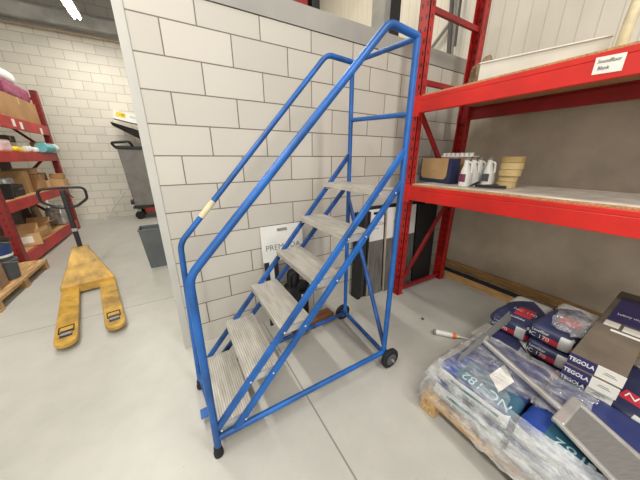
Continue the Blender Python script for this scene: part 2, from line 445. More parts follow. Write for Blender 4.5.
beam(3.035, 1.155, 1.302, s=-1); beam(3.035, 1.985, 2.125, s=-1)
for z, mm, xb in ((1.302, CHIPW, 3.04), (2.125, CHIP, 3.5)):  # upper board carried back to the wall to block light behind it
    o = MB().box(2.17, xb, -.94, 1.765, z-.016+.004, z+.018).build('shelf_board', [mm, CHIP], rack, origin=RO); o.location = (0, 0, 0)
    for p in o.data.polygons:
        if abs(p.normal.z) < .5: p.material_index = 1
# handwritten tag on the upper beam
lab = MB().poly([(2.141, .603, 2.103), (2.141, .603, 2.02), (2.141, .488, 2.014), (2.141, .488, 2.097)]).build('shelf_tag', WHITE, b_up, origin=RO); lab.location = (0, 0, 0)
lab['label'] = 'white handwritten tag on the red beam'
fm = frame(Vector((2.14, .546, 2.077))-RO, (0, -1, -.05), (.0, 0, 1))
text('Soundfloor', .026, fm, INKB, lab, ext=.0004, xs=.78)
text('Blank', .026, frame(Vector((2.14, .562, 2.045))-RO, (0, -1, -.05), (0, 0, 1)), INKB, lab, ext=.0004, xs=.8)

# ---- goods on the upper shelf
t = thing('white_trough', 'long off-white metal trough lying on the upper red rack shelf', 'trough', (2.385, .985, 2.147), R(17))
MB().box(-.075, -.067, -.34, .34, 0, .12).box(.067, .075, -.34, .34, 0, .12).box(-.067, .067, -.34, .34, 0, .008).box(-.067, .067, .332, .34, .008, .12).box(-.067, .067, -.34, -.332, .008, .12).build('trough_body', WOFF, t)
MB().box(-.088, -.062, -.345, .345, .12, .127).box(.062, .088, -.345, .345, .12, .127).build('rim', WPL, t)
tag(MB().tube(fillet([(0, 0, .0), (-.02, -.01, .15), (.01, -.02, .4), (.0, -.12, .9)], .2), .027, 14).build('cream_hose', CREAM, smooth=True), 'cream curved hose standing at the end of the white trough', 'hose').location = (2.4, .585, 2.15)
pb = bmesh.new(); bmesh.ops.create_icosphere(pb, subdivisions=4, radius=1)
for v in pb.verts:
    n_ = noise.noise(v.co*2.2)*.3+noise.noise(v.co*6)*.12
    v.co = Vector((v.co.x*.09, v.co.y*.1, max(-.075, v.co.z*.08)))*(1+n_)
    v.co.z = max(v.co.z+.075, 0)
mb = MB(); mb.bm.free(); mb.bm = pb
o = mb.build('crumpled_paper_bag', M('crumpled brown paper', (140, 118, 92), .8, 0, .4, 14), smooth=False)
tag(o, 'crumpled brown paper bag behind left end of the white trough', 'bag'); o.location = (2.66, 1.5, 2.143); o.scale = (1.2, 1.2, 1.85)

# ---- goods on the lower shelf
SH = 1.3215
def carton(name, label, loc, rz, d, mat=CARD, tape=True, cat='box', group=None, tapem=TAPE):
    t = thing(name, label, cat, loc, rz, group)
    x, y, z = d
    MB().box(-x/2, x/2, -y/2, y/2, 0, z).build('carton_body', mat, t, bev=.004)
    if tape:
        w = min(.025, y/4)
        MB().box(-x/2-.001, x/2+.001, -w, w, z, z+.0012).box(-x/2-.0012, -x/2, -w, w, z*.7, z).box(x/2, x/2+.0012, -w, w, z*.7, z).build('tape', tapem, t)
    return t
nb = carton('navy_carton', 'navy blue carton with rounded tan front panel on the lower rack shelf', (2.55, 1.745, SH), R(-14), (.11, .46, .25), NAVY, False)
pl = [(.165, .255), (-.165, .255)]
pts = [(-.185, .252), (-.185, .09)]+[(-.185+.05*(1-math.cos(a)), .09-.05*math.sin(a)) for a in (R(30), R(60), R(90))]+[(.205-.05*(1-math.cos(a)), .09-.05*math.sin(a)) for a in (R(90), R(60), R(30))]+[(.205, .09), (.205, .252)]
MB().prism(pts, lambda u, v, t_: (-.055-t_, u, v), .0005, .004).build('front_panel', CARDL, nb)
text('o', .03, frame((-.0595, .0, .12), (0, -1, 0), (0, 0, 1)), INKB, nb, 'printed_mark')
carton('brown_carton', 'brown carton standing behind the navy carton on the lower rack shelf', (2.7, 1.62, SH), 0, (.14, .32, .262), CARD)
t = thing('white_cup_tray', 'white tray of small cups lying on top of brown carton', 'tray', (2.69, 1.62, SH+.2645))
MB().box(-.065, .065, -.17, .17, 0, .012).build('tray_base', WPL, t)
mb = MB()
for k in range(7): mb.lathe([(.02, .012), (.0225, .038), (.014, .042)], (-.035, -.147+.049*k, 0), 12)
mb.build('tray_cups', WPL, t, smooth=True)
def jug(label, loc, rz, labmat):
    t = thing('white_jug', label, 'bottle', loc, rz, 'white jugs on the lower rack shelf')
    m = MB(); ring = []
    prof = [(0, .052, .04), (.006, .058, .046), (.1, .058, .046), (.13, .054, .041), (.16, .044, .03), (.19, .03, .022), (.225, .019, .019), (.24, .019, .019)]
    for z, a, b in prof:
        rr = []
        for k in range(24):
            an = 2*math.pi*k/24; cx, sy_ = math.cos(an), math.sin(an)
            p = 2.6
            s_ = (abs(cx)**p+abs(sy_)**p)**(-1/p)
            sh = -.012*(max(0, z-.12)/.1)
            rr.append(m.bm.verts.new(Vector((a*cx*s_, b*sy_*s_-sh, z))))
        ring.append(rr)
    for A, Bv in zip(ring, ring[1:]):
        for k in range(24): m.face([A[k], A[(k+1) % 24], Bv[(k+1) % 24], Bv[k]])
    m.face(ring[0][::-1]); m.face(ring[-1])
    m.build('jug_body', WPL, t, smooth=True)
    MB().tube(fillet([(0, .0, .222), (0, -.036, .212), (0, -.046, .13), (0, -.03, .115)], .02), .009, 10).build('jug_handle', WPL, t, smooth=True)
    MB().lathe([(.02, .235), (.021, .255), (.014, .259)], (0, .012, 0), 16).build('cap', GREYP, t, smooth=True)
    lb = MB().box(-.0595, -.0585, -.03, .03, .045, .115).build('jug_label', labmat, t)
    return t
jug('white jug with maroon label, frontmost of the jugs beside navy carton', (2.375, 1.335, SH), 0, MAROON)
jug('white jug second from the front, directly behind the maroon labelled jug', (2.51, 1.345, SH), 0, WHITE)
jug('white jug third from the front in the row of jugs', (2.66, 1.362, SH), 0, WHITE)
jug('white jug standing apart beside the beige rolls, dark band label', (2.61, 1.252, SH), R(0), GREYD)
t = thing('black_hand_tool', 'black looped hand tool lying in front of the white jugs', 'tool', (2.36, 1.165, SH), R(-8))
MB().tube(fillet([(0, .11, .012), (.03, .05, .05), (-.03, .035, .05), (-.02, .1, .012), (0, .11, .012)], .025), .007, 8).build('loop', BLACK, t, smooth=True)
MB().bar((0, .07, .018), (.1, -.14, .018), .028, .024).build('tool_body', BLACK, t, bev=.005)
MB().bar((.02, .05, .02), (.12, -.06, .03), .012, .012).build('trigger', BLACK, t, bev=.003)
zz = SH
for i, (r_, h_, dx, dy, lbl, mt) in enumerate(((.072, .052, 0, 0, 'smaller beige tape roll at the bottom of the stack', BEIGED), (.07, .048, .004, -.004, 'smaller beige tape roll second from the bottom', BEIGED),
        (.082, .056, -.008, -.012, 'wide beige tape roll in the middle of the stack', BEIGED), (.085, .056, -.004, -.014, 'wide beige tape roll second from the top', BEIGED), (.087, .05, .0, -.012, 'wide brown-rimmed tape roll on top of the stack', BEIGER))):
    o = thing('tape_roll', lbl+' on the lower shelf', 'tape roll', (2.63+dx, 1.1+dy, zz), 0, 'stacked beige rolls on the lower shelf'); 
    MB().lathe([(r_-.004, 0), (r_, .004), (r_, h_-.004), (r_-.004, h_), (.045, h_), (.043, h_-.004), (.043, .004), (.045, 0)], (0, 0, 0), 32).build('tape_band', mt, o, smooth=True)
    zz += h_+.001

# ------------------------------------------------------------------ planks by the back wall
tag(MB().box(-.022, .022, -1.3, 1.3, 0, .1).build('pine_plank', PINE, bev=.004), 'long pine plank standing on edge along the back wall', 'plank').location = (3.475, .76, 0)
tag(MB().box(-.05, .05, -1.3, 1.3, 0, .045).build('pine_plank', PINE, bev=.004), 'long pine plank lying flat in front of the wall plank', 'plank').location = (3.15, .5, 0)
tag(MB().box(-.03, .03, -1.25, 1.25, 0, .03).build('dark_gap_strip', BLACKM, bev=.003), 'added dark strip for the dim floor gap between the two long planks', 'board').location = (3.32, .7, 0)  # added strip that darkens the floor gap between the planks

# ------------------------------------------------------------------ sample boards by the block wall
def lean(o, a): o.rotation_euler = (a, 0, 0)
sb = thing('sample_board', 'white flooring sample board with hand slot leaning behind the ladder steps', 'display board', (.815, 2.0, .0), 0, 'flooring sample boards')
def slot_header(w, h, z0, par, mat, slot=True):
    m = MB(); sw, sh, sz_ = .05, .016, z0+h-.045
    if slot:
        m.box(-w/2, -sw, -.006, .006, z0, z0+h).box(sw, w/2, -.006, .006, z0, z0+h).box(-sw, sw, -.006, .006, z0, sz_-sh).box(-sw, sw, -.006, .006, sz_+sh, z0+h)
    else: m.box(-w/2, w/2, -.006, .006, z0, z0+h)
    return m.build('header_card', mat, par)
slot_header(.41, .335, .66, sb, WPL)
lean(sb, R(-4))
text('PREMODA', .075, frame((0, -.0068, .79), (1, 0, 0), (0, 0, 1)), INK, sb, xs=1.0, bold=-.0006)
text('WOOD FLOORING', .018, frame((.02, -.0068, .735), (1, 0, 0), (0, 0, 1)), INK, sb)
for k, (x, mt) in enumerate(((-.175, BLACKM), (-.13, WPL), (-.085, BLACKM))):
    MB().box(x-.021, x+.021, -.005, .005, .0, .66).build('sample_strip', mt, sb)
mc = thing('floor_tool', 'black machine with coiled cable on the floor behind the ladder steps', 'machine', (.885, 1.955, 0))
MB().box(-.11, .11, -.08, .06, .05, .43).build('motor_housing', BLACK, mc, bev=.03)
MB().lathe([(.05, .42), (.06, .44), (.06, .54), (.045, .57), (.02, .58)], (-.03, -.015, 0), 20).build('motor_cap', BLACK, mc, smooth=True)
MB().tube(fillet([(-.08, -.06, .35), (-.09, -.07, .56), (.08, -.07, .6), (.09, -.06, .35)], .05), .014, 10).build('carry_handle', BLACK, mc, smooth=True)
hp = [(.06*math.cos(a*.7)+.03, -.09-.0012*a, .42+.06*math.sin(a*.7)) for a in range(28)]
MB().tube(hp, .008, 6).build('coiled_cable', RUB, mc, smooth=True)
MB().box(.02, .08, -.0825, -.08, .3, .345).build('rating_plate', WPL, mc)
MB().box(-.115, .115, -.09, .07, 0, .05).build('base', WBROWN, mc, bev=.006)
tag(MB().box(-.225, .225, -.055, .055, 0, .09).build('timber_block', WBROWN, bev=.004), 'short brown timber block on the floor behind the ladder wheel', 'timber').location = (1.03, 1.8, 0)
bpy.data.objects['timber_block'].rotation_euler = (0, 0, R(3)); bpy.data.objects['timber_block'].location = (.98, 1.8, 0)

bs = thing('black_display_stand', 'tall black display stand panels leaning left of the front rack upright', 'display stand', (1.76, 2.0, 0))
MB().box(-.11, -.06, -.07, .05, 0, 1.02).build('side_panel', BLACKM, bs, bev=.004)
MB().box(-.055, .0, -.05, .05, 0, 1.015).build('middle_panel', M('charcoal panel', (52, 52, 54), .6), bs, bev=.004)
MB().box(.005, .03, -.06, .05, 0, 1.03).build('inner_panel', BLACKM, bs, bev=.004)
bb = thing('black_backing_board', 'large black board leaning against block wall inside the rack frame', 'display board', (2.33, 2.03, 0))
MB().box(-.5, .5, -.012, .012, 0, 1.06).build('board_face', BLACKM, bb, bev=.003)
MB().box(-.5, .5, -.02, -.012, 1.035, 1.06).build('top_edge', M('black edge', (44, 44, 46), .4), bb); lean(bb, R(-2))
b2 = tag(MB().box(-.18, .18, -.012, .012, 0, 1.03).build('black_board', BLACKM, bev=.003), 'black board standing in front near the rear rack upright', 'display board'); b2.location = (2.75, 1.92, 0); lean(b2, R(-2))
def sample(label, loc, rz, w):
    s = thing('sample_board', label, 'display board', loc, rz, 'flooring sample boards')
    slot_header(w, .36, .68, s, WPL)
    MB().box(-w/2, w/2, -.005, .005, 0, .68).build('vinyl_plank', PLANKG, s)
    MB().box(-w/2-.012, -w/2-.001, -.01, .01, 0, 1.03).build('edge_lath', M('greyish lath', (172, 162, 146), .7), s)
    text('PREMODA', .058, frame((0, -.0068, .87), (1, 0, 0), (0, 0, 1)), INK, s, bold=-.0003)
    text('FLOORING', .014, frame((0, -.0068, .82), (1, 0, 0), (0, 0, 1)), INK, s)
    s.rotation_euler = (R(-3), 0, rz); return s
sample('white and grey sample board between ladder post and black display stand', (1.915, 1.935, 0), 0, .22)
sample('white and grey sample board behind the front red rack upright', (2.305, 1.925, 0), 0, .49)

# ------------------------------------------------------------------ floor bits
ct = thing('caulk_tube', 'white sealant cartridge with orange band lying on the floor', 'sealant tube', (1.99, 1.0, 0.024), math.atan2(-.245, .203))
my = Matrix.Rotation(R(90), 4, 'Y')
MB().lathe([(.02, -.14), (.024, -.138), (.024, .05), (.022, .054)], (0, 0, 0), 20, my).build('cartridge', WPL, ct, smooth=True)
MB().lathe([(.0245, .02), (.0248, .021), (.0248, .05), (.0245, .051)], (0, 0, 0), 20, my).build('orange_band', ORANGE, ct, smooth=True)
MB().lathe([(.012, .054), (.011, .075), (.006, .08), (.003, .19)], (0, 0, 0), 14, my).build('nozzle', WPL, ct, smooth=True)
MB().lathe([(.0243, -.1401), (.0246, -.139), (.0246, -.12), (.0243, -.119)], (0, 0, 0), 20, my).build('end_cap', GREYP, ct, smooth=True)
def lump(name, label, cat, loc, s, mat):
    b = bmesh.new(); bmesh.ops.create_icosphere(b, subdivisions=2, radius=1)
    for v in b.verts: v.co = Vector((v.co.x*s[0], v.co.y*s[1], v.co.z*s[2]))*(1+.35*noise.noise(v.co*1.7+Vector(loc))); v.co.z = max(0, v.co.z+s[2]*.6)
    m = MB(); m.bm.free(); m.bm = b; o = m.build(name, mat); tag(o, label, cat); o.location = loc; return o
lump('dark_stone', 'small dark crumb of dirt on the floor near the ladder wheel', 'debris', (2.0, 1.3, 0), (.012, .018, .012), WBROWN)
lump('paper_scrap', 'small white scrap on the floor beside the pallet corner', 'scrap', (1.42, .81, 0), (.03, .012, .006), WPL)

# ------------------------------------------------------------------ pallet with bags (right foreground)
def pallet(name, label, loc, lx, ly, rz=0, mat=WOOD, mat2=WOODY, hw=.048):
    p = thing(name, label, 'pallet', loc, rz)
    for i in range(3):
        y = (-ly/2+.05) if i == 0 else (ly/2-.05 if i == 2 else 0)
        MB().box(-lx/2, lx/2, y-.05, y+.05, 0, .02).build('bottom_board', mat, p, bev=.003)
        for k in (-1, 0, 1):
            x = k*(lx/2-.05)
            MB().box(x-.045, x+.045, y-.05, y+.05, .02, .1).build('block', mat, p, bev=.003)
    for k in (-1, 0, 1):
        x = k*(lx/2-.05); MB().box(x-.05, x+.05, -ly/2, ly/2, .1, .12).build('stringer_board', mat2, p, bev=.003)
    n = 7
    for i in range(n):
        y = -ly/2+.05+(ly-.1)*i/(n-1)
        MB().box(-lx/2, lx/2, max(-ly/2, y-hw), min(ly/2, y+hw), .12, .14).build('deck_board', mat, p, bev=.003)
    return p
pallet('wooden_pallet', 'weathered wooden pallet under the plastic wrapped bags', (1.8, .08, 0), 1.22, 1.24)

def bag_mesh(lx, ly, h, seed, rough=.006, bulge=.12):
    b = bmesh.new(); N = (22, 14, 6)
    g = {}
    def V(i, j, k):
        if (i, j, k) in g: return g[(i, j, k)]
        u, v, w = 2*i/N[0]-1, 2*j/N[1]-1, 2*k/N[2]-1
        p = Vector((u*lx/2, v*ly/2, w*h/2)); r = min(h*.34, .036)
        q = Vector((max(-lx/2+r, min(lx/2-r, p.x)), max(-ly/2+r, min(ly/2-r, p.y)), max(-h/2+r, min(h/2-r, p.z))))
        d = p-q
        if d.length > 1e-6: p = q+d.normalized()*r
        e = max(abs(u), abs(v))
        if w > 0: p.z *= 1-bulge*e**4
        nz = Vector((p.x*7+seed*3.1, p.y*7, p.z*9))
        p += Vector((noise.noise(nz), noise.noise(nz+Vector((9, 0, 0))), noise.noise(nz+Vector((0, 9, 0)))))*rough*1.3
        p += Vector((noise.noise(nz*3), noise.noise(nz*3+Vector((9, 0, 0))), noise.noise(nz*3+Vector((0, 9, 0)))))*rough*.5
        p.z = max(p.z+h/2, .001)
        g[(i, j, k)] = b.verts.new(p); return g[(i, j, k)]
    def quad(*ids): b.faces.new([V(*q) for q in ids])
    for i in range(N[0]):
        for j in range(N[1]):
            quad((i, j, 0), (i, j+1, 0), (i+1, j+1, 0), (i+1, j, 0)); quad((i, j, N[2]), (i+1, j, N[2]), (i+1, j+1, N[2]), (i, j+1, N[2]))
    for i in range(N[0]):
        for k in range(N[2]):
            quad((i, 0, k), (i+1, 0, k), (i+1, 0, k+1), (i, 0, k+1)); quad((i, N[1], k), (i, N[1], k+1), (i+1, N[1], k+1), (i+1, N[1], k))
    for j in range(N[1]):
        for k in range(N[2]):
            quad((0, j, k), (0, j, k+1), (0, j+1, k+1), (0, j+1, k)); quad((N[0], j, k), (N[0], j+1, k), (N[0], j+1, k+1), (N[0], j, k+1))
    bvh = BVHTree.FromBMesh(b)
    m = MB(); m.bm.free(); m.bm = b
    return m, bvh
GRP = 'bags of floor compound on the pallet'
# red and navy bags: local x = length, front end at -x
SACKR = print_mat('navy and red printed sack', (38, 45, 84), [
    ([(.75, 1, 0, -.17), (0, 0, 1, -.05)], (206, 204, 198)),
    ([(.9, -1, 0, -.2), (0, 0, 1, -.05)], (204, 202, 196)),
    ([(-1, 0, 0, -.225), (0, 1, 0, .15), (0, 0, -1, .062), (0, 0, 1, -.02), (0, -1, 0, .03)], (204, 40, 54)),
    (box_planes(x0=-.11, x1=.04, y0=-.08, y1=.03, z0=.08), (190, 42, 58)),
    (box_planes(x1=-.225, y0=-.11, y1=-.05, z1=.105), (206, 208, 208)),
], .42)
SACKB = print_mat('navy sack with big red square', (36, 43, 82), [
    (box_planes(x0=-.27, x1=-.1, y0=-.12, y1=.03, z0=.05), (198, 42, 56)),
    ([(1, -.8, 0, -.06)], (206, 204, 198)),
], .42)
SACKS = print_mat('navy sack with small red square', (34, 40, 76), [
    (box_planes(x0=-.175, x1=-.085, y0=-.06, y1=.06, z0=.05), (190, 44, 60)),
    (box_planes(x1=-.24, y0=-.12, y1=-.03), (200, 202, 204)),
    ([(1, -.8, 0, -.1)], (206, 204, 198)),
], .42)
SACKD = print_mat('navy sack with white diagonal', (36, 43, 82), [
    ([(1, -1.1, 0, -.09), (-1, 1.1, 0, .22)], (208, 206, 200)),
    ([(-1, -1.2, 0, -.26)], (200, 198, 192)),
], .42)
def sack(label, loc, rz, d, mat, seed, words=()):
    m, bvh = bag_mesh(*d, seed)
    t = thing('compound_sack', label, 'sack', loc, rz, GRP)
    m.build('sack_body', mat, t, smooth=True)
    for (w, s, o, xd, yd, mt) in words: text(w, s, frame(o, xd, yd), mt, t, onto=bvh, xs=.95, ext=.0)
    return t
FX = -.26
fw_ = lambda h: [('NC 170', .042, (FX, .06, h*.38), (0, -1, 0), (0, 0, 1), INKW), ('LevelStar', .026, (FX, .05, h*.7), (0, -1, 0), (0, 0, 1), INKW)]
tp = lambda h: [('NC 170', .05, (-.03, -.02, h), (0, -1, 0), (1, 0, 0), INKW), ('UZIN', .04, (-.17, -.02, h), (0, -1, 0), (1, 0, 0), INKW)]
sack('navy and white sack lying lowest at the far pallet corner', (2.05, .59, .141), 0, (.56, .30, .118), SACKD, 1)
sack('navy sack with big red square on top, bottom layer in the middle', (2.05, .262, .141), R(0), (.55, .3, .118), SACKB, 2, [('NC 170', .05, (-.19, -.045, .118), (0, -1, 0), (1, 0, 0), INKW), ('UZIN', .045, (-.2, .09, .118), (0, -1, 0), (1, 0, 0), INKW)])
sack('navy sack in the bottom layer under the long brown cartons', (2.05, -.08, .141), R(0), (.55, .32, .118), SACKD, 3)
sack('navy sack with red and white print, topmost at far left of pallet', (2.34, .64, .262), R(2), (.54, .27, .122), SACKR, 4, fw_(.122)+tp(.122))
sack('navy sack with red stripe, middle layer beside the long brown cartons', (2.25, .365, .262), R(1), (.56, .235, .118), SACKR, 5, [(w, s, (o[0]-.01, o[1], o[2]), a, b, m_) for (w, s, o, a, b, m_) in fw_(.118)])
sack('navy sack with red stripe and plastic on top, topmost beside the brown cartons', (2.26, .365, .383), R(-2), (.56, .235, .118), SACKR, 6, [(w, s, (o[0]-.01, o[1], o[2]), a, b, m_) for (w, s, o, a, b, m_) in fw_(.118)]+tp(.118))
sack('navy sack with red lettering sagging under right side of brown cartons', (2.06, -.06, .262), R(-12), (.52, .31, .1), SACKS, 7, [('NC', .07, (-.13, .0, .1), (0, -1, 0), (1, 0, 0), INKW)])
# blue bags under plastic, left half of the pallet: local x = length, printed end at -x
SACKT = print_mat('blue and teal printed sack', (36, 50, 104), [
    ([(1, 0, 0, .245), (-1, .12, 0, -.08), (0, -1, 0, .12), (0, 0, 1, -.07)], (40, 92, 116)),
    (box_planes(x0=-.25, x1=-.06, y0=.1, z0=.07), (26, 66, 150)),
    ([(-1, 0, 0, -.235), (0, 0, 1, -.006), (0, 0, -1, .1), (0, 1, 0, .19), (0, -1, 0, .19)], (212, 214, 214)),
    (box_planes(x1=-.235, z0=.014, z1=.045, y0=-.17, y1=-.1), (160, 166, 170)), (box_planes(x1=-.235, z0=.014, z1=.045, y0=-.09, y1=-.02), (160, 166, 170)),
    (box_planes(x1=-.235, z0=.014, z1=.045, y0=-.01, y1=.06), (160, 166, 170)), (box_planes(x1=-.235, z0=.014, z1=.045, y0=.07, y1=.14), (160, 166, 170)), (box_planes(x1=-.235, z0=.06, z1=.078, y0=-.15, y1=.1), (48, 118, 128)),
], .4)
zt = .118
TX = [('NC 182', .08, (-.212, -.055, zt), (0, 1, 0), (-1, 0, 0), INKP), ('UZIN', .05, (.03, -.02, zt), (0, 1, 0), (-1, 0, 0), INKP)]
for (lb, loc, d, sd, ws) in (
    ('blue sack at the near left pallet corner, lower layer under plastic', (1.492, .463, .141), (.53, .4, .12), 11, []),
    ('blue sack with white paper label at left corner, upper layer under plastic', (1.495, .46, .263), (.53, .4, .12), 12, TX),
    ('blue sack in the lower middle layer under plastic', (1.492, .053, .141), (.53, .4, .12), 13, []),
    ('blue and teal sack with large pale lettering, upper layer showing through torn plastic', (1.495, .05, .263), (.53, .4, .12), 14, TX),
    ('blue sack in the lower layer at the bottom right under plastic', (1.492, -.357, .141), (.53, .4, .12), 15, []),
    ('blue sack in the upper layer at the bottom right under plastic', (1.495, -.36, .263), (.53, .4, .12), 16, TX)):
    m, bvh = bag_mesh(*d, sd, .007, .1)
    t = thing('compound_sack', lb, 'sack', loc, 0, GRP)
    m.build('sack_body', SACKT, t, smooth=True)
    for (w, s_, o, xd, yd, mt) in ws: text(w, s_, frame(o, xd, yd), mt, t, onto=bvh, xs=.95, ext=0)
    if sd == 12:
        lb_ = MB(); n = 6; gv = [[None]*(n+1) for _ in range(n+1)]
        c4 = [Vector((-.095, -.015, 0)), Vector((.065, -.023, 0)), Vector((-.022, -.11, 0)), Vector((-.175, -.1, 0))]
        for i in range(n+1):
            for j in range(n+1):
                p = c4[0].lerp(c4[1], i/n).lerp(c4[3].lerp(c4[2], i/n), j/n); h = bvh.ray_cast(p+Vector((0, 0, .3)), Vector((0, 0, -1)))
                gv[i][j] = lb_.bm.verts.new(Vector((p.x, p.y, (h[0].z if h[0] else .11)+.006)))
        for i in range(n):
            for j in range(n): lb_.face([gv[i][j], gv[i][j+1], gv[i+1][j+1], gv[i+1][j]])
        pl_ = lb_.build('paper_label', WHITE, t); pl_['label'] = 'white paper label'
        for k in range(4): text('------', .018, frame((-.11+.035*k, -.058, .2), (0, 1, 0), (-1, 0, 0)), INK, pl_, 'printed_lines', onto=bvh, ext=0).location.z = .0062
# long brown cartons (vinyl planks)
def plank_carton(label, loc, rz):
    t = thing('plank_carton', label, 'box', loc, rz, 'long brown plank cartons on the sacks')
    MB().box(0, 1.22, -.1, .1, 0, .068).build('carton_body', CARDD, t, bev=.004)
    MB().box(-.0015, .001, -.005, .1015, .0015, .0665).build('purple_end_print', PURP, t)
    w = MB().box(-.002, .001, -.1015, -.005, .0015, .0665).build('white_end_label', WHITE, t)
    MB().box(-.0026, -.001, -.07, -.035, .04, .043).box(-.0026, -.001, -.078, -.03, .031, .034).build('label_lines', INK, w)
    text('TEGOLA', .032, frame((-.0021, .05, .034), (0, -1, 0), (0, 0, 1)), INKW, t, xs=.8, bold=.0006)
    return t
tz = .383-.022
PR = R(1.5)
plank_carton('long brown plank carton lowest of the three on the sacks', (1.745, .135, .364), PR)
plank_carton('long brown plank carton in the middle of the three', (1.72, .13, .433), PR)
t = plank_carton('long brown plank carton on top with purple printed label', (1.735, .128, .502), PR)
tl = MB().box(.6, 1.1, -.085, .07, .068, .0692).build('purple_top_print', PURP, t)
text('Luxury vinyl', .05, frame((.74, -.01, .0696), (0, -1, 0), (1, 0, 0)), INKW, tl, 'printed_lines', xs=.45)
st = MB().box(.5, .58, .005, .07, .0685, .0698).box(.49, .57, -.085, -.01, .0685, .0698).build('white_stickers', WHITE, t)
MB().box(.44, .465, -.09, .03, .0685, .07).build('white_strip', WPL, t)

# aluminium floor tool lying on the wrapped bags
fp = thing('aluminium_spreader', 'silver aluminium panel with long bar and cross blade lying on the sacks', 'tool', (1.441, .142, .432), math.atan2(-.89, -.455))
MB().prism([(.046, -.094), (.95, -.094), (.95, .094), (-.046, .094)], lambda u, v, t_: (u, v, t_), 0, .012).build('panel', ALUP, fp)
MB().tube([(.046, -.094, .01), (.95, -.094, .01)], .012, 12).build('rim', ALU, fp, smooth=True)
MB().tube([(-.046, .094, .01), (.95, .094, .01)], .012, 12).build('rim', ALU, fp, smooth=True)
MB().bar((.062, -.1, .01), (-.032, .1, .01), .045, .026).build('end_bracket', ALU, fp, bev=.007)
mi_ = Matrix.Translation(fp.location) @ Matrix.Rotation(fp.rotation_euler.z, 4, 'Z'); inv = mi_.inverted()
MB().tube([inv @ Vector((1.6, .58, .432)), inv @ Vector((1.42, .145, .442))], .017, 14).build('bar', ALU, fp, smooth=True)
MB().prism([(-.36, 0), (-.3, .012), (.42, .03), (.42, -.03), (-.3, -.012)], lambda u, v, t_: inv @ Vector((1.625+u, .595+u*.07+v*.4, .44+v+.012*t_/.004)), 0, .004).build('cross_blade', ALUP, fp, bev=.001)
MB().tube([inv @ Vector((1.6, .585, .43)), inv @ Vector((1.66, .6, .436))], .014, 10).build('joint', ALU, fp, smooth=True)

# plastic wrap over the left sacks
def plastic(k=1.0, nm='clear crumpled plastic'):
    t = NT(nm)
    nt = t.t
    tr = t.n('ShaderNodeBsdfTransparent'); gl = t.n('ShaderNodeBsdfGlossy'); gl.inputs['Roughness'].default_value = .16; gl.inputs['Color'].default_value = (1, 1, 1, 1)
    df = t.n('ShaderNodeBsdfDiffuse'); df.inputs['Color'].default_value = lin((216, 220, 224))
    lw = t.n('ShaderNodeLayerWeight'); lw.inputs['Blend'].default_value = .35
    w = t.ramp(t.noise(7, 6, t.scaled((1.4, .8, 1.4)), .6), .48, .72)
    w2 = t.ramp(t.noise(22, 5, t.scaled((2.2, .6, 2.2)), .7), .5, .75)
    m1 = t.n('ShaderNodeMixShader'); t.l(tr.outputs[0], m1.inputs[1]); t.l(df.outputs[0], m1.inputs[2]); sp = t.n('ShaderNodeSeparateXYZ'); t.l(t.obj(), sp.inputs[0])
    st = t.ramp(t.noise(9, 5, t.scaled((3.5, .9, 1.2)), .65), .44, .66)
    base = t.math('ADD', t.math('ADD', t.math('MULTIPLY', w, .35), t.math('MULTIPLY', w2, .3)), t.math('MULTIPLY', st, .35))
    yb = t.ramp(sp.outputs[1], .34, .0); xb = t.ramp(sp.outputs[0], .2, .02)
    base = t.math('ADD', base, t.math('MULTIPLY', t.math('MULTIPLY', yb, xb), .38))
    zb = t.ramp(sp.outputs[2], .28, .2)
    base = t.math('MULTIPLY', base, t.math('ADD', t.math('MULTIPLY', zb, .3), .7*k))
    t.l(t.math('MINIMUM', t.math('ADD', base, .04), .92), m1.inputs[0])
    m2 = t.n('ShaderNodeMixShader'); t.l(m1.outputs[0], m2.inputs[1]); t.l(gl.outputs[0], m2.inputs[2]); t.l(t.math('MULTIPLY', lw.outputs['Facing'], .45), m2.inputs[0])
    t.l(m2.outputs[0], t.out.inputs['Surface'])
    bm_ = t.n('ShaderNodeBump'); bm_.inputs['Strength'].default_value = .9; bm_.inputs['Distance'].default_value = .02
    t.l(t.noise(16, 6, t.scaled((1.5, .7, 1.5)), .65), bm_.inputs['Height'])
    t.l(bm_.outputs[0], gl.inputs['Normal']); t.l(bm_.outputs[0], df.inputs['Normal'])
    return t.m
PLAST = plastic(); PLASTL = plastic(.15, 'thin clear plastic')
def wrinkle(p, a=.012):
    return (abs(noise.noise(p*7))*1.4+abs(noise.noise(p*17))*.6+abs(noise.noise(p*34))*.3)*a
